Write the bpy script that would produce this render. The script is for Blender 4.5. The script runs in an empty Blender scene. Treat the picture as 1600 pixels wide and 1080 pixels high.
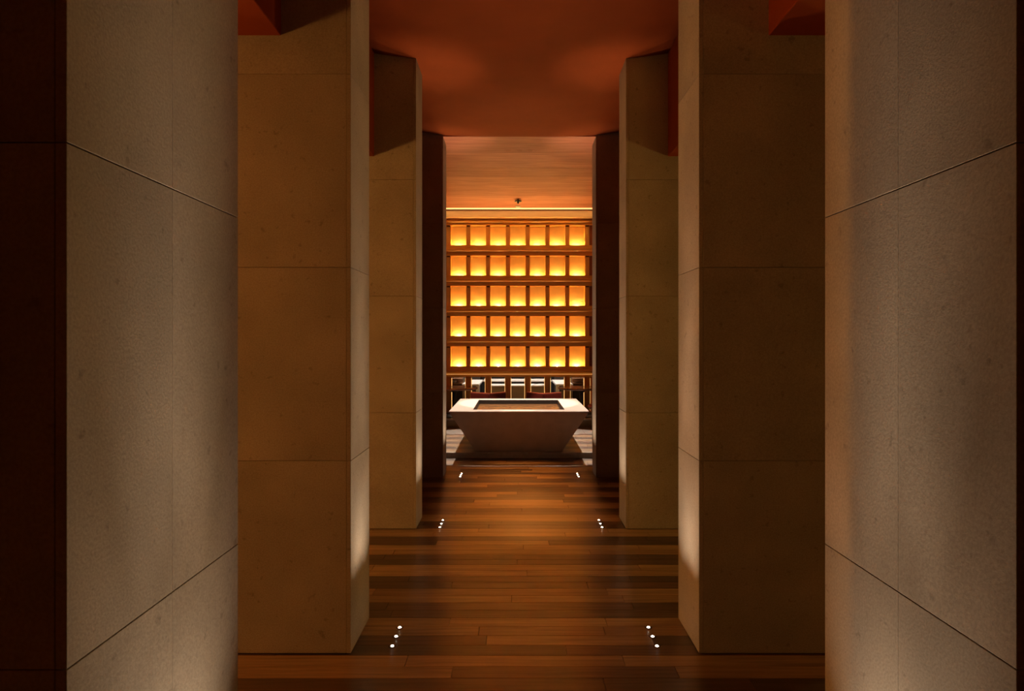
import bpy, bmesh, math, random
from mathutils import Vector, Matrix
random.seed(7)
SC = bpy.context.scene
COL = SC.collection

# ------------------------------------------------------------------ camera
F = 1067.0            # focal length in pixels of the 1600 px wide frame
CAM_Z = 1.626
cam_d = bpy.data.cameras.new('camera')
cam_d.sensor_width = 36.0
cam_d.lens = F * 36.0 / 1600.0
cam_d.shift_x = -5.0 / 1600.0
cam_d.shift_y = -9.0 / 1600.0
cam_d.clip_start = 0.05
cam_d.clip_end = 60
cam = bpy.data.objects.new('camera', cam_d)
cam.location = (-0.05, 0.0, CAM_Z)
cam.rotation_euler = (math.pi / 2, 0, 0)
COL.objects.link(cam)
SC.camera = cam

# ------------------------------------------------------------------ world and exposure
wld = bpy.data.worlds.new('world')
SC.world = wld
wld.use_nodes = True
wld.node_tree.nodes['Background'].inputs[0].default_value = (0.5, 0.5, 0.75, 1)
wld.node_tree.nodes['Background'].inputs[1].default_value = 0.009
SC.view_settings.view_transform = 'Standard'
SC.view_settings.look = 'None'
SC.view_settings.exposure = 0.0
SC.view_settings.gamma = 1.0
SC.view_settings.use_curve_mapping = False

# light levels in one place
WARM = (1.0, 0.75, 0.53)
AMBER = (1.0, 0.60, 0.16)
L_UPLIGHT = 19.0       # wide cone of each floor spot, watts
L_CORE = 98.0         # narrow core of each floor spot, watts
L_NICHE = 215.0         # emission of each niche lamp
L_BASIN = 800.0        # downlights over the basin, watts
L_SCONCE = {('L', 0): 360.0, ('R', 0): 26.0, ('L', 1): 72.0, ('R', 1): 165.0}
L_PASSAGE_FILL = 520.0      # added amber downlights that brighten the passage floor, watts
L_COVE = 1.25
L_KITCHEN = 26.0

# ------------------------------------------------------------------ layout numbers (metres)
W = 0.90               # half width of the passage
CEIL = 4.02
SOFF_X, SOFF_Z = 1.26, 3.20
ROWS = [(1.294, 2.094), (3.53, 3.976), (5.856, 6.236), (8.036, 8.42)]
PIL_W = 1.0
WALL_Y = 12.9
SIDE_X = 4.6

# ------------------------------------------------------------------ materials
def new_mat(name):
    m = bpy.data.materials.new(name)
    m.use_nodes = True
    nt = m.node_tree
    b = nt.nodes['Principled BSDF']
    return m, nt, b

def plain(name, col, rough=0.5, metal=0.0, noise=0.0, scale=8.0, bump=0.0, bscale=60.0, spec=0.5, coat=0.0):
    m, nt, b = new_mat(name)
    b.inputs['Base Color'].default_value = (*col, 1)
    b.inputs['Roughness'].default_value = rough
    b.inputs['Metallic'].default_value = metal
    b.inputs['Specular IOR Level'].default_value = spec
    b.inputs['Coat Weight'].default_value = coat
    g = nt.nodes.new('ShaderNodeNewGeometry')
    if noise > 0:
        n = nt.nodes.new('ShaderNodeTexNoise')
        n.inputs['Scale'].default_value = scale
        n.inputs['Detail'].default_value = 6
        nt.links.new(g.outputs['Position'], n.inputs['Vector'])
        r = nt.nodes.new('ShaderNodeValToRGB')
        r.color_ramp.elements[0].position = 0.3
        r.color_ramp.elements[1].position = 0.7
        r.color_ramp.elements[0].color = (*[c * (1 - noise) for c in col], 1)
        r.color_ramp.elements[1].color = (*[min(1, c * (1 + noise)) for c in col], 1)
        nt.links.new(n.outputs['Fac'], r.inputs['Fac'])
        nt.links.new(r.outputs['Color'], b.inputs['Base Color'])
    if bump > 0:
        n2 = nt.nodes.new('ShaderNodeTexNoise')
        n2.inputs['Scale'].default_value = bscale
        n2.inputs['Detail'].default_value = 4
        nt.links.new(g.outputs['Position'], n2.inputs['Vector'])
        bp = nt.nodes.new('ShaderNodeBump')
        bp.inputs['Strength'].default_value = bump
        bp.inputs['Distance'].default_value = 0.01
        nt.links.new(n2.outputs['Fac'], bp.inputs['Height'])
        nt.links.new(bp.outputs['Normal'], b.inputs['Normal'])
    return m

def limestone(name, col):
    """fine grained stone: broad mottling, dark pits, tiny grain relief"""
    m, nt, b = new_mat(name)
    b.inputs['Roughness'].default_value = 0.75
    b.inputs['Specular IOR Level'].default_value = 0.25
    g = nt.nodes.new('ShaderNodeNewGeometry')
    oi = nt.nodes.new('ShaderNodeObjectInfo')
    add = nt.nodes.new('ShaderNodeVectorMath'); add.operation = 'ADD'
    mul = nt.nodes.new('ShaderNodeVectorMath'); mul.operation = 'SCALE'
    mul.inputs[0].default_value = (13.1, 7.7, 3.3)
    nt.links.new(oi.outputs['Random'], mul.inputs['Scale'])
    nt.links.new(g.outputs['Position'], add.inputs[0])
    nt.links.new(mul.outputs[0], add.inputs[1])
    n1 = nt.nodes.new('ShaderNodeTexNoise'); n1.inputs['Scale'].default_value = 2.2; n1.inputs['Detail'].default_value = 5
    n2 = nt.nodes.new('ShaderNodeTexNoise'); n2.inputs['Scale'].default_value = 140; n2.inputs['Detail'].default_value = 3
    n3 = nt.nodes.new('ShaderNodeTexNoise'); n3.inputs['Scale'].default_value = 26; n3.inputs['Detail'].default_value = 4
    for n in (n1, n2, n3):
        nt.links.new(add.outputs[0], n.inputs['Vector'])
    r = nt.nodes.new('ShaderNodeValToRGB')
    r.color_ramp.elements[0].position = 0.3
    r.color_ramp.elements[1].position = 0.72
    r.color_ramp.elements[0].color = (*[c * 0.82 for c in col], 1)
    r.color_ramp.elements[1].color = (*[c * 1.14 for c in col], 1)
    nt.links.new(n1.outputs['Fac'], r.inputs['Fac'])
    grain = nt.nodes.new('ShaderNodeMapRange')
    grain.inputs['From Min'].default_value = 0.3; grain.inputs['From Max'].default_value = 0.7
    grain.inputs['To Min'].default_value = 0.86; grain.inputs['To Max'].default_value = 1.12
    nt.links.new(n2.outputs['Fac'], grain.inputs['Value'])
    pit = nt.nodes.new('ShaderNodeMapRange')
    pit.inputs['From Min'].default_value = 0.27; pit.inputs['From Max'].default_value = 0.36
    pit.inputs['To Min'].default_value = 0.72; pit.inputs['To Max'].default_value = 1.0
    nt.links.new(n3.outputs['Fac'], pit.inputs['Value'])
    mm = nt.nodes.new('ShaderNodeMath'); mm.operation = 'MULTIPLY'
    nt.links.new(grain.outputs[0], mm.inputs[0]); nt.links.new(pit.outputs[0], mm.inputs[1])
    vm = nt.nodes.new('ShaderNodeVectorMath'); vm.operation = 'SCALE'
    nt.links.new(r.outputs['Color'], vm.inputs[0]); nt.links.new(mm.outputs[0], vm.inputs['Scale'])
    nt.links.new(vm.outputs[0], b.inputs['Base Color'])
    bp = nt.nodes.new('ShaderNodeBump'); bp.inputs['Strength'].default_value = 0.12; bp.inputs['Distance'].default_value = 0.004
    nt.links.new(n2.outputs['Fac'], bp.inputs['Height'])
    nt.links.new(bp.outputs['Normal'], b.inputs['Normal'])
    return m

def wood(name, col, rough=0.3, axis=0, spec=0.5, contrast=0.35, stretch=14.0, coat=0.0, aniso=0.0):
    """grain drawn out along one world axis"""
    m, nt, b = new_mat(name)
    b.inputs['Specular IOR Level'].default_value = spec
    b.inputs['Coat Weight'].default_value = coat
    b.inputs['Coat Roughness'].default_value = 0.3
    if aniso > 0:      # the brushed grain runs along x, so gloss spreads across it
        b.inputs['Anisotropic'].default_value = aniso
        b.inputs['IOR'].default_value = 1.8
        tv = nt.nodes.new('ShaderNodeCombineXYZ')
        tv.inputs[1].default_value = 1.0
        nt.links.new(tv.outputs[0], b.inputs['Tangent'])
    g = nt.nodes.new('ShaderNodeNewGeometry')
    oi = nt.nodes.new('ShaderNodeObjectInfo')
    mp = nt.nodes.new('ShaderNodeMapping')
    sc = [stretch * 3.2] * 3
    sc[axis] = 2.2
    mp.inputs['Scale'].default_value = sc
    nt.links.new(g.outputs['Position'], mp.inputs['Vector'])
    add = nt.nodes.new('ShaderNodeVectorMath'); add.operation = 'ADD'
    mul = nt.nodes.new('ShaderNodeVectorMath'); mul.operation = 'SCALE'
    mul.inputs[0].default_value = (31.0, 17.0, 9.0)
    nt.links.new(oi.outputs['Random'], mul.inputs['Scale'])
    nt.links.new(mp.outputs[0], add.inputs[0]); nt.links.new(mul.outputs[0], add.inputs[1])
    n = nt.nodes.new('ShaderNodeTexNoise'); n.inputs['Scale'].default_value = 1.0; n.inputs['Detail'].default_value = 7
    n.inputs['Distortion'].default_value = 0.6
    nt.links.new(add.outputs[0], n.inputs['Vector'])
    r = nt.nodes.new('ShaderNodeValToRGB')
    r.color_ramp.elements[0].position = 0.32
    r.color_ramp.elements[1].position = 0.68
    r.color_ramp.elements[0].color = (*[c * (1 - contrast) for c in col], 1)
    r.color_ramp.elements[1].color = (*[min(1, c * (1 + contrast)) for c in col], 1)
    nt.links.new(n.outputs['Fac'], r.inputs['Fac'])
    nt.links.new(r.outputs['Color'], b.inputs['Base Color'])
    rr = nt.nodes.new('ShaderNodeMapRange')
    rr.inputs['From Min'].default_value = 0.3; rr.inputs['From Max'].default_value = 0.7
    rr.inputs['To Min'].default_value = rough + 0.07; rr.inputs['To Max'].default_value = rough - 0.05
    nt.links.new(n.outputs['Fac'], rr.inputs['Value'])
    nt.links.new(rr.outputs[0], b.inputs['Roughness'])
    bp = nt.nodes.new('ShaderNodeBump'); bp.inputs['Strength'].default_value = 0.12; bp.inputs['Distance'].default_value = 0.004
    nt.links.new(n.outputs['Fac'], bp.inputs['Height'])
    nt.links.new(bp.outputs['Normal'], b.inputs['Normal'])
    return m

def glow(name, col, strength):
    m, nt, b = new_mat(name)
    b.inputs['Base Color'].default_value = (0.8, 0.7, 0.6, 1)
    b.inputs['Emission Color'].default_value = (*col, 1)
    b.inputs['Emission Strength'].default_value = strength
    return m

M = {}
M['stone'] = limestone('limestone_cladding', (0.40, 0.345, 0.275))
M['core'] = plain('pillar_core', (0.05, 0.043, 0.036), 0.9, noise=0.2)
M['ceil'] = plain('copper_plaster', (0.27, 0.047, 0.007), 0.8, noise=0.08, scale=3, bump=0.05, bscale=30, spec=0.12)
M['ceil_board'] = [wood('ceiling_board_%d' % i, c, 0.6, 0, 0.2, 0.12, 5.0) for i, c in enumerate([(0.51, 0.175, 0.095), (0.45, 0.15, 0.08), (0.55, 0.195, 0.11)])]
M['side_wall'] = plain('side_plaster', (0.36, 0.20, 0.10), 0.8, noise=0.1)
M['dark_wall'] = plain('dark_plaster', (0.05, 0.035, 0.028), 0.8, noise=0.15)
M['subfloor'] = plain('floor_joint', (0.02, 0.010, 0.006), 0.7, noise=0.2)
LIGHTW = [(0.32, 0.20, 0.09), (0.28, 0.165, 0.07), (0.36, 0.23, 0.105)]
DARKW = [(0.080, 0.040, 0.015), (0.058, 0.031, 0.012), (0.11, 0.050, 0.018)]
M['plank_l'] = [wood('plank_light_%d' % i, c, 0.34, 0, 0.5, coat=0.4, aniso=0.7) for i, c in enumerate(LIGHTW)]
M['plank_d'] = [wood('plank_dark_%d' % i, c, 0.34, 0, 0.5, coat=0.4, aniso=0.7) for i, c in enumerate(DARKW)]
M['greystone'] = plain('grey_threshold_stone', (0.34, 0.31, 0.28), 0.35, noise=0.15, scale=20)
M['palestone'] = plain('pale_threshold_stone', (0.52, 0.46, 0.41), 0.4, noise=0.1, scale=20)
M['joinery'] = wood('amber_joinery', (0.74, 0.37, 0.085), 0.42, 0, 0.4, 0.14, 6.0)
M['post'] = wood('amber_post', (0.74, 0.38, 0.09), 0.42, 2, 0.4, 0.14, 6.0)
M['frieze'] = wood('pale_frieze', (0.85, 0.58, 0.30), 0.5, 0, 0.3, 0.06, 6.0)
M['endpanel'] = wood('russet_end_panel', (0.34, 0.10, 0.03), 0.45, 2, 0.4, 0.14, 6.0)
M['nicheback'] = plain('niche_back', (0.80, 0.60, 0.25), 0.6, noise=0.06, scale=6)
M['bronze'] = plain('dark_bronze', (0.10, 0.05, 0.025), 0.4, 0.6, noise=0.2)
M['basin'] = plain('honed_basin_stone', (0.66, 0.57, 0.50), 0.55, noise=0.06, scale=9, bump=0.04, bscale=90)
M['liner'] = plain('dark_basin_lining', (0.02, 0.016, 0.013), 0.6, noise=0.2)
M['black'] = plain('black_metal', (0.012, 0.010, 0.010), 0.4, noise=0.2)
M['steel'] = plain('brushed_steel', (0.45, 0.43, 0.41), 0.3, 1.0, noise=0.08)
M['leather'] = plain('oxblood_leather', (0.085, 0.010, 0.006), 0.42, noise=0.15, scale=25, bump=0.08, bscale=180)
M['seatleather'] = plain('russet_leather', (0.34, 0.07, 0.03), 0.42, noise=0.12, scale=25, bump=0.08, bscale=180)
M['walnut'] = wood('walnut_top', (0.30, 0.16, 0.09), 0.2, 0, 0.6)
M['white'] = plain('white_worktop', (0.82, 0.78, 0.74), 0.35, noise=0.03)
M['greypanel'] = plain('taupe_panel', (0.27, 0.21, 0.16), 0.6, noise=0.08)
M['ceramic'] = plain('ceramic', (0.62, 0.50, 0.40), 0.35, noise=0.06)
M['plinth'] = plain('olive_plinth', (0.30, 0.22, 0.10), 0.5, noise=0.12, scale=15)
M['led'] = glow('led_lens', (1.0, 0.86, 0.68), 25.0)
M['niche_lamp'] = glow('niche_lamp_lens', AMBER, L_NICHE)
M['cove'] = glow('cove_strip', (1.0, 0.60, 0.22), L_COVE)
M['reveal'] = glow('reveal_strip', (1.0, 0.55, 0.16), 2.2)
M['under'] = glow('added_ledge_strip', (1.0, 0.5, 0.13), 0.8)
# water: dark with ripples
m, nt, b = new_mat('rippled_water')
b.inputs['Base Color'].default_value = (0.24, 0.115, 0.045, 1)
b.inputs['Roughness'].default_value = 0.06
b.inputs['IOR'].default_value = 1.33
b.inputs['Specular IOR Level'].default_value = 0.8
g = nt.nodes.new('ShaderNodeNewGeometry')
n = nt.nodes.new('ShaderNodeTexNoise'); n.inputs['Scale'].default_value = 9; n.inputs['Detail'].default_value = 2
nt.links.new(g.outputs['Position'], n.inputs['Vector'])
bp = nt.nodes.new('ShaderNodeBump'); bp.inputs['Strength'].default_value = 0.55; bp.inputs['Distance'].default_value = 0.03
nt.links.new(n.outputs['Fac'], bp.inputs['Height']); nt.links.new(bp.outputs['Normal'], b.inputs['Normal'])
M['water'] = m

# ------------------------------------------------------------------ helpers
def link(o, parent=None):
    COL.objects.link(o)
    if parent is not None:
        o.parent = parent
    return o

def tag(o, label=None, cat=None, group=None, kind=None):
    if label: o['label'] = label
    if cat: o['category'] = cat
    if group: o['group'] = group
    if kind: o['kind'] = kind
    return o

def empty(name, loc=(0, 0, 0), rz=0.0):
    o = bpy.data.objects.new(name, None)
    o.empty_display_size = 0.1
    o.location = loc
    o.rotation_euler = (0, 0, rz)
    return link(o)

def add_box(bm, x0, x1, y0, y1, z0, z1):
    if x0 > x1: x0, x1 = x1, x0
    if y0 > y1: y0, y1 = y1, y0
    v = [bm.verts.new(p) for p in ((x0, y0, z0), (x1, y0, z0), (x1, y1, z0), (x0, y1, z0), (x0, y0, z1), (x1, y0, z1), (x1, y1, z1), (x0, y1, z1))]
    for f in ((3, 2, 1, 0), (4, 5, 6, 7), (0, 1, 5, 4), (1, 2, 6, 5), (2, 3, 7, 6), (3, 0, 4, 7)):
        bm.faces.new([v[i] for i in f])

def bm_box(x0, x1, y0, y1, z0, z1, bev=0.0, seg=1):
    bm = bmesh.new()
    add_box(bm, x0, x1, y0, y1, z0, z1)
    if bev > 0:
        bmesh.ops.bevel(bm, geom=list(bm.edges), offset=bev, segments=seg, affect='EDGES', profile=0.5)
    return bm

def obj(name, bm, mat, parent=None, smooth=False):
    me = bpy.data.meshes.new(name)
    bmesh.ops.recalc_face_normals(bm, faces=list(bm.faces))
    bm.to_mesh(me); bm.free()
    me.materials.append(mat)
    if smooth:
        for p in me.polygons: p.use_smooth = True
    return link(bpy.data.objects.new(name, me), parent)

def box(name, mat, parent, x0, x1, y0, y1, z0, z1, bev=0.0, seg=1):
    """a box mesh whose coordinates are relative to the parent"""
    return obj(name, bm_box(x0, x1, y0, y1, z0, z1, bev, seg), mat, parent)

def lathe(prof, seg=24):
    """surface of revolution about z from (radius, height) pairs"""
    bm = bmesh.new()
    rings = []
    for r, z in prof:
        if r < 1e-6:
            rings.append([bm.verts.new((0, 0, z))])
        else:
            rings.append([bm.verts.new((r * math.cos(2 * math.pi * i / seg), r * math.sin(2 * math.pi * i / seg), z)) for i in range(seg)])
    for a, b_ in zip(rings, rings[1:]):
        for i in range(seg):
            j = (i + 1) % seg
            if len(a) == 1 and len(b_) == 1: continue
            if len(a) == 1: bm.faces.new((a[0], b_[i], b_[j]))
            elif len(b_) == 1: bm.faces.new((a[i], a[j], b_[0]))
            else: bm.faces.new((a[i], a[j], b_[j], b_[i]))
    return bm

def prism_x(prof, x0, x1):
    """profile of (y, z) points run along x"""
    bm = bmesh.new()
    a = [bm.verts.new((x0, y, z)) for y, z in prof]
    b_ = [bm.verts.new((x1, y, z)) for y, z in prof]
    n_ = len(prof)
    for i in range(n_):
        j = (i + 1) % n_
        bm.faces.new((a[i], a[j], b_[j], b_[i]))
    bm.faces.new(a[::-1]); bm.faces.new(b_)
    return bm

def copy_tree(o, parent=None):
    c = o.copy()
    COL.objects.link(c)
    c.parent = parent
    for ch in o.children:
        copy_tree(ch, c)
    return c

def spot(parent, loc, rot, power, col, size, blend, radius=0.02):
    d = bpy.data.lights.new('spot', 'SPOT')
    d.energy = power; d.color = col; d.spot_size = size; d.spot_blend = blend; d.shadow_soft_size = radius
    o = bpy.data.objects.new('light_source', d)
    o.location = loc; o.rotation_euler = rot
    return link(o, parent)

# ------------------------------------------------------------------ floor
STRIP = 0.2362
floor = box('floor', M['subfloor'], None, -SIDE_X, SIDE_X, -2.0, 18.0, -0.12, -0.02)
tag(floor, 'glossy floor of brown wood planks in alternating light and dark bands', 'floor', kind='structure')
rest = {}
def plank(x0, x1, y0, y1, mat, single):
    g_ = 0.0012
    if single:
        box('plank', mat, floor, x0 + g_, x1 - g_, y0 + g_, y1 - g_, -0.02, 0.0, 0.0012)
    else:
        bm = rest.setdefault(mat.name, (bmesh.new(), mat))[0]
        add_box(bm, x0 + g_, x1 - g_, y0 + g_, y1 - g_, -0.02, 0.0)
FL_END = 9.39
k0 = -22
row = 0
n_single = 0
while True:
    strip = k0 + row // 2
    y0 = 3.517 + strip * STRIP + (row % 2) * STRIP / 2
    y1 = y0 + STRIP / 2
    if y0 > FL_END: break
    light = (strip % 2 == 1)           # the band just in front of the second pillars is light
    near = 2.95 < y0 < FL_END
    if True:
        x = -SIDE_X - random.random() * 1.2
        while x < SIDE_X:
            L = random.choice([0.7, 0.9, 1.1, 1.5, 1.9])
            xa, xb = max(x, -SIDE_X), min(x + L, SIDE_X)
            mats = M['plank_l'] if light else M['plank_d']
            mat = random.choice(mats)
            if xa > -0.8 and xb < 0.8 and random.random() < 0.4:
                mat = random.choice(M['plank_d'] if light else M['plank_l'])
            vis = near and xb > -1.25 * max(1, 0.6) and xa < 1.25
            if xb - xa > 0.02:
                plank(xa, xb, y0, y1, mat, vis)
                n_single += vis
            x += L
    row += 1
for nm, (bm, mat) in rest.items():
    o = obj('outer_planks', bm, mat, floor)
    o['kind'] = 'stuff'
# low stone-edged platform that carries the basin, and the dais along the niche wall
P1Y, P1Z, P2Y, P2Z = 9.37, 0.08, 12.04, 0.225
plat = box('floor_platform', M['subfloor'], None, -SIDE_X, SIDE_X, P1Y + 0.03, WALL_Y + 0.3, -0.019, P1Z - 0.02)
tag(plat, 'low step carrying the basin, planked and edged with pale stone', 'step', kind='structure')
xs = [-SIDE_X, -3.4, -1.15, 1.15, 3.4, SIDE_X]
for xa, xb in zip(xs, xs[1:]):
    box('riser', M['palestone'], plat, xa + 0.001, xb - 0.001, P1Y, P1Y + 0.03, 0.001, P1Z - 0.018, 0.001)
    box('nosing', M['palestone'], plat, xa + 0.001, xb - 0.001, P1Y - 0.008, P1Y + 0.05, P1Z - 0.018, P1Z, 0.002)
random.seed(21)
y = P1Y + 0.05
kk = 0
while y < P2Y - 0.01:
    stone = 11.22 <= y < 11.79
    y2 = 11.22 if (not stone and y + 0.118 > 11.22 and y < 11.22) else (11.80 if stone else min(y + 0.118, P2Y))
    x = -SIDE_X
    while x < SIDE_X - 0.01:
        L = 1.9 if stone else random.choice([1.1, 1.5, 1.9, 2.3])
        xb = min(x + L, SIDE_X)
        if SIDE_X - xb < 0.2: xb = SIDE_X
        mt = M['greystone'] if stone else random.choice(M['plank_l'] if (kk // 2) % 2 == 0 else M['plank_d'])
        box('stone_slab' if stone else 'plank', mt, plat, x + 0.001, xb - 0.001, y + 0.001, y2 - 0.001, P1Z - 0.02, P1Z, 0.001)
        x = xb
    y = y2
    kk += 1
dais = box('floor_dais', M['plinth'], None, -SIDE_X, SIDE_X, P2Y, WALL_Y + 0.3, P1Z + 0.001, P2Z - 0.02)
tag(dais, 'olive fronted dais along the niche wall that carries the round tables', 'step', kind='structure')
box('nosing', M['palestone'], dais, -SIDE_X, SIDE_X, P2Y - 0.01, P2Y + 0.08, P2Z - 0.02, P2Z, 0.003)
box('deck', M['plank_d'][0], dais, -SIDE_X, SIDE_X, P2Y + 0.081, WALL_Y + 0.3, P2Z - 0.02, P2Z)

# ------------------------------------------------------------------ ceiling, soffits, side walls
bm = bmesh.new()
def vault(x):
    t_ = max(0.0, abs(x) - 0.45) / (SOFF_X - 0.45)
    return CEIL + 0.062 * t_ * t_
xs_ = [-SOFF_X - 0.02 + i * (2 * SOFF_X + 0.04) / 24 for i in range(25)]
prof = [(x, vault(x)) for x in xs_] + [(SOFF_X + 0.02, CEIL + 0.25), (-SOFF_X - 0.02, CEIL + 0.25)]
NP = len(prof)
A = [bm.verts.new((x, -2.0, z)) for x, z in prof]
B = [bm.verts.new((x, 8.05, z)) for x, z in prof]
for i in range(NP):
    j = (i + 1) % NP
    f_ = bm.faces.new((A[i], A[j], B[j], B[i]))
    f_.smooth = i < 24
bm.faces.new(A); bm.faces.new(B[::-1])
ceiling = obj('ceiling', bm, M['ceil'])
tag(ceiling, 'copper orange plaster ceiling over the passage, boarded towards the lit wall', 'ceiling', kind='structure')
y = 8.05
ib = 0
random.seed(3)
while y < 12.38:
    d = random.choice([0.26, 0.38, 0.5])
    y2 = min(y + d, 12.40)
    dz = random.choice([0.0, 0.0006, 0.0012])
    xe = SIDE_X if y > 8.7 else SOFF_X - 0.002
    if y < 8.7 < y2 + 0.05: y2 = 8.75
    box('ceiling_board', M['ceil_board'][ib % 3], ceiling, -xe, xe, y + 0.0004, y2 - 0.0004, CEIL + dz, CEIL + 0.2, 0.001)
    y = y2; ib += 1
for s, nm, side in ((-1, 'trim_1', 'left'), (1, 'trim_2', 'right')):
    o = box(nm, M['ceil'], None, s * SOFF_X, s * SIDE_X, -2.0, 8.75, SOFF_Z, CEIL + 0.27, 0.004)
    tag(o, 'dropped orange soffit running behind the %s pillars' % side, 'soffit', kind='structure')
    o = box('wall_' + side, M['side_wall'], None, s * SIDE_X, s * (SIDE_X + 0.2), -2.0, WALL_Y + 0.4, -0.12, CEIL + 0.27)
    tag(o, 'plain %s side wall of the aisle behind the pillars' % side, 'wall', kind='structure')
for s, side in ((-1, 'left'), (1, 'right')):  # cross walls added out of view to keep sconce light off the farthest pillars
    o = box('wall_%s_partition' % side, M['side_wall'], None, s * (W + PIL_W + 0.001), s * (SIDE_X - 0.001), 6.0, 6.15, -0.019, SOFF_Z - 0.001)
    tag(o, 'unseen wall added across the %s aisle to keep light off the farthest pillar' % side, 'wall', kind='structure')
o = box('wall_front', M['dark_wall'], None, -SIDE_X, SIDE_X, -2.2, -2.0, -0.12, CEIL + 0.27)
tag(o, 'dark plain wall behind the viewpoint', 'wall', kind='structure')

# ------------------------------------------------------------------ pillars clad in stone panels
PANEL_Z = [(0.004, 1.0), (1.0, 2.0), (2.0, 3.0), (3.0, CEIL + 0.12)]
T = 0.022
J = 0.0012
mesh_cache = {}
def panel(parent, x0, x1, y0, y1, z0, z1):
    dims = tuple(round(v, 4) for v in (abs(x1 - x0), y1 - y0, z1 - z0))
    if dims not in mesh_cache:
        bm = bm_box(-dims[0] / 2, dims[0] / 2, -dims[1] / 2, dims[1] / 2, -dims[2] / 2, dims[2] / 2, 0.001)
        me = bpy.data.meshes.new('panel'); bmesh.ops.recalc_face_normals(bm, faces=list(bm.faces))
        bm.to_mesh(me); bm.free(); me.materials.append(M['stone'])
        mesh_cache[dims] = me
    o = bpy.data.objects.new('panel', mesh_cache[dims])
    o.location = ((x0 + x1) / 2, (y0 + y1) / 2, (z0 + z1) / 2)
    return link(o, parent)
NTH = ['nearest', 'second', 'third', 'farthest']
LOOK = {0: 'cut off by the picture edge and glowing along its deep inner face',
        1: 'with the three nearest floor lights at its foot',
        2: 'with its top and foot both in view', 3: 'narrow and nearly black in front'}
for r, (y0, y1) in enumerate(ROWS):
    for s, side in ((-1, 'left'), (1, 'right')):
        p = empty('stone_pillar', (s * W, y0, 0))
        tag(p, '%s %s stone pillar, %s' % (NTH[r], side, LOOK[r]), 'pillar', 'stone pillars lining the passage')
        D = y1 - y0
        box('core', M['core'], p, s * (T - 0.002), s * PIL_W, T - 0.002, D, 0.0, CEIL + 0.12)
        cols = [(0.0, D)] if r else [(0.0, D / 2), (D / 2, D)]
        for z0, z1 in PANEL_Z:
            for a, b_ in cols:
                panel(p, 0.0, s * T, a + (J / 2 if a else 0), b_ - (J / 2 if b_ < D else 0), z0 + J, z1 - J)
            panel(p, s * (T + 0.0012), s * PIL_W, 0.0, T, z0 + J, z1 - J)

# ------------------------------------------------------------------ floor uplights, three at each pillar
def uplight_proto():
    e = empty('floor_uplight')
    obj('bezel', lathe([(0.021, -0.015), (0.021, 0.0015), (0.019, 0.0025), (0.010, 0.002), (0.010, -0.015)], 16), M['bronze'], e)
    obj('lens', lathe([(0.0085, 0.001), (0.007, 0.004), (0.004, 0.0052), (0.0, 0.0055)], 12), M['led'], e, True)
    return e
proto = uplight_proto()
first = True
POS = ['nearest', 'middle', 'farthest']
for r, (y0, y1) in enumerate(ROWS):
    yc = [1.70, 3.739, 6.03, 8.20][r]
    dy = [0.117, 0.117, 0.117, 0.10][r]
    for s, side in ((-1, 'left'), (1, 'right')):
        for k in range(3):
            u = proto if first else copy_tree(proto)
            first = False
            u.location = (s * 0.78 * W, yc + (k - 1) * dy, 0.0)
            tag(u, '%s of three tiny floor uplights beside the %s %s pillar' % (POS[k], NTH[r], side), 'floor light', 'floor uplights')
for u in [o for o in COL.objects if o.name.startswith('floor_uplight')]:
    s = -1 if u.location.x < 0 else 1
    spot(u, (0, 0, 0.02), (math.pi, math.radians(2.0) * s, 0), L_UPLIGHT, WARM, math.radians(58), 0.7, 0.006)
    spot(u, (0, 0, 0.02), (math.pi, math.radians(2.2) * s, 0), L_CORE, WARM, math.radians(19.5), 1.0, 0.006)

# ------------------------------------------------------------------ niche wall
PITCH, NW = 0.374, 0.291
ROWP = 0.571
NCOL = 7
XL = NCOL * PITCH / 2 + 0.4
BACK = WALL_Y + 0.17
wall = empty('wall_back', (0, WALL_Y, 0))
tag(wall, 'amber timber wall of glowing niches between deep ledges, open at the bottom', 'wall', kind='structure')
tops = [3.784 - ROWP * i for i in range(5)]
bots = [3.404 - ROWP * i for i in range(5)]
def yw(v): return v      # positions are relative to the front plane of the posts
# upper wall with cornice
box('frieze', M['frieze'], wall, -SIDE_X, SIDE_X, -0.22, 0.2, 3.908, CEIL - 0.001, 0.003)
obj('cornice', prism_x([(0.18, 3.79), (-0.012, 3.79), (-0.012, 3.832), (-0.03, 3.84), (-0.05, 3.85), (-0.05, 3.874), (-0.02, 3.88), (-0.02, 3.909), (0.18, 3.909)], -SIDE_X, SIDE_X), M['joinery'], wall)
def ledge_profile(t, b_):
    h = t - b_
    return [(0.18, b_), (-0.015, b_), (-0.015, b_ + 0.40 * h), (-0.035, b_ + 0.42 * h), (-0.052, b_ + 0.47 * h), (-0.052, b_ + 0.60 * h), (-0.022, b_ + 0.64 * h), (-0.022, t + 0.006), (-0.002, t + 0.006), (-0.002, t - 0.054), (0.18, t - 0.054)]
for i in range(5):
    t = bots[i]
    b_ = tops[i + 1] if i < 4 else 0.925
    obj('ledge', prism_x(ledge_profile(t, b_), -SIDE_X, SIDE_X), M['joinery'], wall)
me_pier = me_back = me_notch = None
half = NCOL // 2
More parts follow.
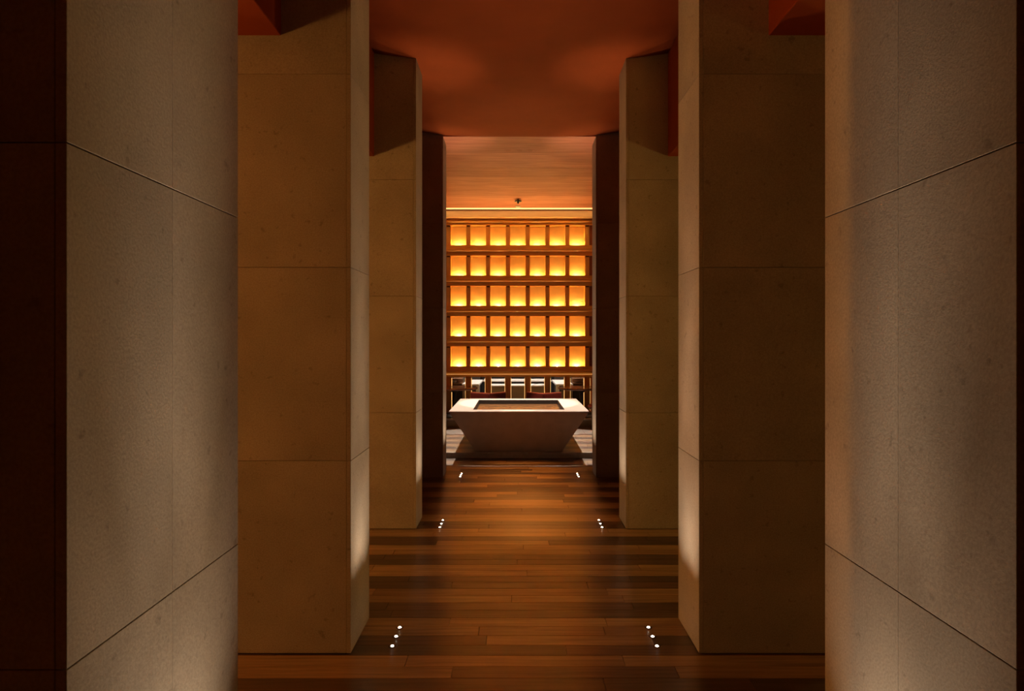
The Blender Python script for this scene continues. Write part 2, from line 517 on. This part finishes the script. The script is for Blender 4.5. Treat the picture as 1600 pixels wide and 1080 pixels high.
for i in range(5):
    z0, z1 = bots[i] - 0.054, tops[i]
    for c in range(-half - 1, half + 1):
        xc = (c + 0.5) * PITCH
        if me_pier is None:
            q = box('pier', M['post'], wall, -(PITCH - NW) / 2, (PITCH - NW) / 2, 0.0, 0.17, 0.0, z1 - z0, 0.004)
            q2 = box('shadow_notch', M['bronze'], wall, -0.033, 0.033, -0.010, 0.012, -0.024, 0.0, 0.003)  # dark block standing in for the shadow notch at the pier top
            me_pier, me_notch = q.data, q2.data
        else:
            q = link(bpy.data.objects.new('pier', me_pier), wall)
            q2 = link(bpy.data.objects.new('shadow_notch', me_notch), wall)
        q.location = (xc, 0, z0); q2.location = (xc, 0, z1)
    for c in range(-half, half + 1):
        if me_back is None:
            q = box('niche_back', M['nicheback'], wall, -NW / 2, NW / 2, 0.15, 0.172, 0.0, z1 - z0)
            me_back = q.data
        else:
            q = link(bpy.data.objects.new('niche_back', me_back), wall)
        q.location = (c * PITCH, 0, z0)
for s in (-1, 1):      # plain wall beyond the niches
    box('end_panel', M['endpanel'], wall, s * (half + 0.605) * PITCH, s * SIDE_X, 0.05, 0.18, P2Z + 0.03, 3.80)
# posts and plinth of the open bottom
for c in range(-half - 1, half + 1):
    xc = (c + 0.5) * PITCH
    po = box('post', M['post'], wall, xc - 0.056, xc + 0.056, 0.0, 0.17, P2Z + 0.03, 0.93, 0.006)
    for s_ in (-1, 1):
        box('reveal_strip', M['reveal'], po, xc + s_ * 0.0562, xc + s_ * 0.0602, 0.020, 0.032, P2Z + 0.06, 0.90)
box('added_ledge_strip', M['under'], wall, -1.45, 1.45, -0.040, -0.028, 0.972, 0.980)  # strip added to brighten the post fronts below the ledge
box('plinth', M['plinth'], wall, -SIDE_X, SIDE_X, -0.03, 0.19, P2Z + 0.001, P2Z + 0.035, 0.006)

# lamps in the niches
ROWN = ['top', 'second', 'middle', 'fourth', 'bottom']
COLN = ['first', 'second', 'third', 'fourth', 'fifth', 'sixth', 'seventh']
def niche_lamp_proto():
    e = empty('niche_lamp')
    obj('base', lathe([(0.0, 0.0), (0.034, 0.0), (0.035, 0.006), (0.033, 0.018), (0.0, 0.018)], 16), M['bronze'], e)
    obj('lens', lathe([(0.029, 0.018), (0.028, 0.034), (0.022, 0.048), (0.012, 0.056), (0.0, 0.058)], 16), M['niche_lamp'], e, True)
    return e
proto = niche_lamp_proto()
first = True
for i in range(5):
    for c in range(-half, half + 1):
        u = proto if first else copy_tree(proto)
        first = False
        u.location = (c * PITCH, WALL_Y + 0.108, bots[i] - 0.054)
        j = c + 3
        if 0 <= j <= 6:
            lab = 'glowing lamp in the %s niche row, %s niche from the left' % (ROWN[i], COLN[j])
        elif c < 0:
            lab = 'niche lamp of the %s row hidden behind the left pillars, %s out' % (ROWN[i], COLN[-4 - c])
        else:
            lab = 'niche lamp of the %s row hidden behind the right pillars, %s out' % (ROWN[i], COLN[c - 4])
        tag(u, lab, 'lamp', 'niche lamps')

# slot light let into the ceiling along the niche wall
cv = empty('slot_light', (0, 12.4, CEIL))
box('diffuser', M['cove'], cv, -SIDE_X + 0.1, SIDE_X - 0.1, 0.003, 0.15, 0.004, 0.02)
box('housing', M['bronze'], cv, -SIDE_X + 0.05, SIDE_X - 0.05, 0.002, 0.152, 0.021, 0.10)
box('lip', M['bronze'], cv, -SIDE_X + 0.05, SIDE_X - 0.05, 0.152, 0.164, -0.014, 0.02)
box('added_wash_strip', glow('added_wash_strip', (1.0, 0.60, 0.22), 14.0), cv, -SIDE_X + 0.1, SIDE_X - 0.1, 0.165, 0.170, -0.010, -0.002)  # hidden second strip, added to brighten the frieze
tag(cv, 'long glowing slot in the ceiling just before the niche wall', 'slot light')
o = box('trim_3', M['ceil_board'][1], None, -SIDE_X, SIDE_X, 12.575, WALL_Y + 0.4, CEIL, CEIL + 0.2)
tag(o, 'narrow ceiling strip between the glowing slot and the niche wall', 'ceiling', kind='structure')

# ------------------------------------------------------------------ stone water basin
BX, BY0, BY1, BZ = 0.936, 9.08, 11.04, 0.593
OV = 0.344
basin = empty('water_basin', (0, (BY0 + BY1) / 2, P1Z))
tag(basin, 'pale stone water basin tapering down to the floor before the niche wall', 'basin')
hy = (BY1 - BY0) / 2
OXh, OYh = 0.622, 0.745
bm = bmesh.new()
def ring(bm, hx, hy_, z, cy=0.0):
    return [bm.verts.new(p) for p in ((-hx, cy - hy_, z), (hx, cy - hy_, z), (hx, cy + hy_, z), (-hx, cy + hy_, z))]
r0 = ring(bm, BX - OV, hy - OV, 0.0)
r1 = ring(bm, BX - 0.012, hy - 0.012, BZ - 0.022)
r2 = ring(bm, OXh + 0.004, OYh + 0.004, BZ - 0.022, 0.0)
r3 = ring(bm, OXh + 0.004, OYh + 0.004, BZ - 0.30, 0.0)
for a, b_ in ((r0, r1), (r1, r2), (r2, r3)):
    for i in range(4):
        j = (i + 1) % 4
        bm.faces.new((a[i], a[j], b_[j], b_[i]))
bm.faces.new(r0); bm.faces.new(r3)
obj('body', bm, M['basin'], basin)
bm = bmesh.new()
o0 = ring(bm, BX, hy, BZ - 0.020); o1 = ring(bm, BX, hy, BZ - 0.003); o1b = ring(bm, BX - 0.003, hy - 0.003, BZ)
i1 = ring(bm, OXh + 0.004, OYh + 0.004, BZ); i0 = ring(bm, OXh + 0.004, OYh + 0.004, BZ - 0.020)
for a, b_ in ((o0, o1), (o1, o1b), (o1b, i1), (i1, i0), (i0, o0)):
    for i in range(4):
        j = (i + 1) % 4
        bm.faces.new((a[i], a[j], b_[j], b_[i]))
obj('rim', bm, M['basin'], basin)
bm = bmesh.new()
a = ring(bm, OXh - 0.001, OYh - 0.001, BZ - 0.001); b_ = ring(bm, OXh - 0.001, OYh - 0.001, BZ - 0.25)
c_ = ring(bm, OXh + 0.003, OYh + 0.003, BZ - 0.001); d_ = ring(bm, OXh + 0.003, OYh + 0.003, BZ - 0.26)
for p_, q_ in ((a, b_), (c_, d_), (a, c_)):
    for i in range(4):
        j = (i + 1) % 4
        bm.faces.new((p_[i], p_[j], q_[j], q_[i]))
bm.faces.new(b_); bm.faces.new(d_)
obj('lining', bm, M['liner'], basin)
bm = bmesh.new()
add_box(bm, -OXh + 0.003, OXh - 0.003, -OYh + 0.003, OYh - 0.003, BZ - 0.20, BZ - 0.065)
o = obj('water', bm, M['water'], basin)
o['label'] = 'dark rippled water'

# downlights recessed over the basin
for s, side in ((-1, 'left'), (1, 'right')):
    d = empty('recessed_downlight', (s * 1.30, 10.36, CEIL))
    obj('trim_ring', lathe([(0.06, 0.012), (0.06, -0.004), (0.05, -0.006), (0.042, 0.0), (0.042, 0.012)], 20), M['bronze'], d)
    obj('lens', lathe([(0.042, 0.004), (0.0, 0.004)], 20), M['led'], d)
    spot(d, (0, 0, -0.015), (0, math.radians(12) * s, 0), L_BASIN, (1.0, 0.82, 0.66), math.radians(43.2), 0.04, 0.03)
    tag(d, 'recessed ceiling downlight over the %s end of the basin' % side, 'downlight', 'basin downlights')

# amber downlights added to brighten the middle of the passage floor
for k, (xx, tilt, f_, nm) in enumerate(((-0.14, 2.0, 0.75, 'leftmost'), (0.0, 16.0, 1.0, 'middle'), (0.14, 28.0, 1.0, 'rightmost'))):
    d = empty('recessed_downlight', (xx, 8.65, CEIL))
    obj('trim_ring', lathe([(0.045, 0.012), (0.045, -0.002), (0.040, -0.003), (0.034, 0.0), (0.034, 0.012)], 20), M['ceil_board'][0], d)
    obj('baffle', lathe([(0.034, 0.0), (0.030, 0.010), (0.0, 0.010)], 20), M['bronze'], d)
    spot(d, (0, 0, -0.008), (math.radians(-tilt), math.radians(1.6 * (k - 1)), 0), L_PASSAGE_FILL * f_, (1.0, 0.34, 0.06), math.radians(25), 0.9, 0.04)
    tag(d, '%s of three added ceiling lamps that brighten the floor before the basin step' % nm, 'downlight', 'added passage downlights')

# small ceiling fixture in front of the niche wall
d = empty('ceiling_sprinkler', (0.0, 11.65, CEIL))
obj('plate', lathe([(0.0, 0.0), (0.012, 0.0), (0.012, -0.02), (0.058, -0.022), (0.060, -0.030), (0.054, -0.040), (0.0, -0.040)], 20), M['black'], d)
obj('nozzle', lathe([(0.022, -0.040), (0.018, -0.055), (0.006, -0.075), (0.0, -0.077)], 14), M['black'], d)
tag(d, 'small dark round ceiling fixture hanging before the glowing niche wall', 'ceiling fixture')
d = empty('bright_spot_disc', (0.0, 12.24, CEIL))  # pale disc standing in for a bright spot of light on the ceiling
obj('disc', lathe([(0.0, 0.0), (0.045, 0.0), (0.045, -0.008), (0.04, -0.014), (0.0, -0.014)], 20), M['white'], d)
obj('collar', lathe([(0.052, 0.0), (0.052, -0.004), (0.046, -0.006)], 20), M['palestone'], d)
tag(d, 'pale disc drawn for a bright spot on the ceiling before the cove line', 'ceiling fixture')

# ------------------------------------------------------------------ tables and chairs behind the basin
def make_table():
    e = empty('round_table')
    H = 0.535
    obj('table_top', lathe([(0.0, H - 0.038), (0.41, H - 0.038), (0.425, H - 0.03), (0.43, H - 0.018), (0.425, H - 0.004), (0.415, H), (0.0, H)], 40), M['walnut'], e)
    obj('pedestal', lathe([(0.030, 0.02), (0.032, 0.25), (0.035, H - 0.10), (0.12, H - 0.038), (0.0, H - 0.038)], 16), M['black'], e, True)
    obj('foot', lathe([(0.0, 0.0), (0.22, 0.0), (0.22, 0.008), (0.06, 0.022), (0.0, 0.03)], 24), M['black'], e)
    return e
t1 = make_table(); t1.location = (-1.16, 12.47, P2Z)
tag(t1, 'dark round table at the left, cut off by the farthest left pillar', 'table', 'round tables')
t2 = copy_tree(t1); t2.location = (1.16, 12.47, P2Z)
tag(t2, 'dark round table at the right, cut off by the farthest right pillar', 'table', 'round tables')

def make_chair():
    """corner-backed low armchair: two upholstered backs meeting at an edge"""
    e = empty('armchair')
    S = 0.20
    box('seat', M['seatleather'], e, -S + 0.02, S, -S + 0.02, S, 0.34, 0.42, 0.025, 3)
    box('seat_frame', M['walnut'], e, -S + 0.01, S - 0.01, -S + 0.01, S - 0.01, 0.29, 0.34, 0.006)
    b1 = box('backrest', M['leather'], e, -S - 0.03, S, -S - 0.03, -S + 0.02, 0.28, 0.648, 0.012, 2)
    b2 = box('backrest', M['leather'], e, -S - 0.03, -S + 0.02, -S - 0.03, S, 0.28, 0.648, 0.012, 2)
    box('top_piping', M['seatleather'], b1, -S - 0.028, S - 0.004, -S - 0.026, -S + 0.016, 0.645, 0.658, 0.005, 2)
    box('top_piping', M['seatleather'], b2, -S - 0.026, -S + 0.016, -S + 0.018, S - 0.004, 0.645, 0.658, 0.005, 2)
    for ax in (-1, 1):
        for ay in (-1, 1):
            o = obj('leg', lathe([(0.0, 0.0), (0.011, 0.0), (0.017, 0.30), (0.0, 0.30)], 10), M['walnut'], e)
            o.location = (ax * (S - 0.04), ay * (S - 0.04), 0)
    return e
c1 = make_chair()
CH = [(-0.51, 11.62, 45 + 6, 'red leather armchair left of centre, just behind the basin rim'),
      (0.44, 11.62, 45 - 6, 'red leather armchair right of centre, just behind the basin rim')]
for i, (x, y, rz, lab) in enumerate(CH):
    o = c1 if i == 0 else copy_tree(c1)
    o.location = (x, y, P1Z); o.rotation_euler = (0, 0, math.radians(rz))
    tag(o, lab, 'chair', 'leather armchairs')
def make_stool():
    e = empty('round_stool')
    obj('seat', lathe([(0.0, 0.375), (0.17, 0.375), (0.195, 0.39), (0.20, 0.41), (0.19, 0.43), (0.15, 0.44), (0.0, 0.442)], 28), M['seatleather'], e, True)
    obj('seat_ring', lathe([(0.17, 0.35), (0.18, 0.35), (0.18, 0.378), (0.17, 0.378)], 28), M['walnut'], e)
    for k in range(4):
        a_ = math.pi / 4 + k * math.pi / 2
        o = obj('leg', lathe([(0.0, 0.0), (0.011, 0.0), (0.016, 0.376), (0.0, 0.376)], 10), M['walnut'], e)
        o.location = (0.15 * math.cos(a_), 0.15 * math.sin(a_), 0)
    return e
st = make_stool(); st.location = (1.40, 11.78, P1Z)
tag(st, 'russet round stool half hidden by the farthest right pillar', 'stool', 'round stools')
st2 = copy_tree(st); st2.location = (-1.46, 11.78, P1Z)
tag(st2, 'russet round stool almost wholly hidden by the farthest left pillar', 'stool', 'round stools')

# ------------------------------------------------------------------ open kitchen seen through the gaps
o = box('wall_kitchen', M['greypanel'], None, -SIDE_X, SIDE_X, 17.8, 18.0, -0.12, CEIL)
tag(o, 'taupe rear wall of the kitchen behind the posts', 'wall', kind='structure')
bar = empty('bar_counter', (0, 14.0, 0))
box('front_panel', M['greypanel'], bar, -0.62, 0.62, 0.0, 0.04, 0.0, 0.665, 0.004)
box('carcass', M['black'], bar, -0.60, 0.60, 0.04, 0.5, 0.0, 0.665)
box('worktop', M['white'], bar, -0.66, 0.66, -0.03, 0.52, 0.665, 0.690, 0.004)
tag(bar, 'low taupe counter with a pale top, seen through the centre opening', 'counter')
rb = empty('rear_counter', (0, 15.6, 0))
box('carcass', M['black'], rb, -0.76, 0.76, 0.0, 0.6, 0.0, 0.665)
for x in (-0.45, 0.0, 0.45):
    box('door', M['black'], rb, x - 0.215, x + 0.215, -0.02, 0.0, 0.05, 0.63, 0.004)
box('worktop', M['white'], rb, -0.78, 0.78, -0.03, 0.62, 0.665, 0.70, 0.004)
tag(rb, 'dark kitchen unit with a white top behind the taupe counter', 'counter')
ov = empty('oven_unit', (0, 16.6, 0))
box('body', M['black'], ov, -0.9, 0.9, 0.0, 0.6, 0.0, 2.0, 0.006)
for x in (-0.45, 0.45):
    dd = box('door', M['black'], ov, x - 0.42, x + 0.42, -0.03, 0.0, 0.08, 0.74, 0.006)
    box('handle', M['steel'], dd, x - 0.3, x + 0.3, -0.06, -0.045, 0.67, 0.685, 0.003)
tag(ov, 'black oven range at the back of the kitchen', 'oven')
for s, side in ((-1, 'left'), (1, 'right')):
    sc_ = empty('side_counter', (s * 0.9, 14.25, 0))
    box('worktop', M['white'], sc_, -0.10 * s, 0.26 * s, 0.0, 1.6, 0.66, 0.70, 0.004)
    box('end_panel', M['white'], sc_, -0.10 * s, -0.03 * s, 0.0, 0.04, 0.0, 0.66, 0.004)
    box('drawer_front', M['black'], sc_, -0.025 * s, 0.25 * s, 0.0, 0.03, 0.56, 0.655, 0.004)
    box('cupboard_front', M['greypanel'], sc_, -0.025 * s, 0.25 * s, 0.0, 0.03, 0.02, 0.555, 0.004)
    box('carcass', M['black'], sc_, -0.02 * s, 0.24 * s, 0.032, 1.58, 0.02, 0.655)
    tag(sc_, 'white topped kitchen counter at the %s, running away from the posts' % side, 'counter', 'side counters')
    ds = empty('dish_shelf', (s * 1.46, 14.6, 0))
    box('frame', M['walnut'], ds, -0.28, 0.28, 0.30, 0.34, 0.0, 1.1)
    for z in (0.58, 0.70, 0.80):
        box('shelf', M['walnut'], ds, -0.28, 0.28, 0.0, 0.30, z - 0.02, z, 0.003)
    box('cabinet', M['black'], ds, -0.28, 0.28, 0.0, 0.29, 0.0, 0.555, 0.004)
    tag(ds, 'dark wooden dish shelf at the %s behind the posts' % side, 'shelf', 'dish shelves')
    for j, (dx, z, nm) in enumerate(((-0.13, 0.58, 'lower'), (0.05, 0.70, 'upper'))):
        q = empty('plate_stack', (s * 1.46 + dx, 14.72, z + 0.001))
        for n_ in range(3):
            obj('plate', lathe([(0.0, 0.0 + n_ * 0.014), (0.06, n_ * 0.014), (0.10, 0.012 + n_ * 0.014), (0.10, 0.017 + n_ * 0.014), (0.055, 0.006 + n_ * 0.014), (0.0, 0.006 + n_ * 0.014)], 20), M['ceramic'], q)
        tag(q, 'stack of pale plates on the %s board of the %s dish shelf' % (nm, side), 'plates', 'plates')
kl = empty('kitchen_light', (0, 15.0, 2.6))
box('housing', M['steel'], kl, -1.6, 1.6, -0.25, 0.25, 0.0, 0.05, 0.004)
box('diffuser', glow('kitchen_diffuser', (1.0, 0.85, 0.72), L_KITCHEN), kl, -1.57, 1.57, -0.22, 0.22, -0.012, 0.0)
for x in (-1.4, 1.4):
    box('hanger', M['black'], kl, x - 0.006, x + 0.006, -0.006, 0.006, 0.05, CEIL - 2.6)
tag(kl, 'long ceiling hung lamp over the kitchen, above the openings', 'lamp')
o = box('trim_4', M['dark_wall'], None, -SIDE_X, SIDE_X, WALL_Y + 0.4, 18.0, CEIL, CEIL + 0.2)
tag(o, 'dark kitchen ceiling behind the niche wall', 'ceiling', kind='structure')

# ------------------------------------------------------------------ wall sconces of the side aisles
for (sd, k), pw in L_SCONCE.items():
    s = -1 if sd == 'L' else 1
    side = 'left' if s < 0 else 'right'
    yy = 2.40 if k == 0 else 4.95
    e = empty('wall_sconce', (s * (SIDE_X - 0.002), yy, 2.0))
    box('backplate', M['bronze'], e, -s * 0.0, -s * 0.02, -0.06, 0.06, -0.18, 0.18, 0.004)
    box('arm', M['bronze'], e, -s * 0.02, -s * 0.12, -0.012, 0.012, -0.012, 0.012)
    sh = obj('shade', lathe([(0.0, -0.17), (0.055, -0.17), (0.06, -0.16), (0.06, 0.16), (0.055, 0.17), (0.0, 0.17)], 20), glow('sconce_glass_%s%d' % (sd, k), (1.0, 0.43, 0.09) if (sd, k) == ('L', 0) else (1.0, 0.62, 0.14), pw), e, True)
    sh.location = (-s * 0.16, 0, 0)
    tag(e, '%s glass wall sconce in the %s aisle, %s pillars' % ('cylindrical', side, 'before the second' if k == 0 else 'between second and third'), 'wall lamp', 'aisle sconces')
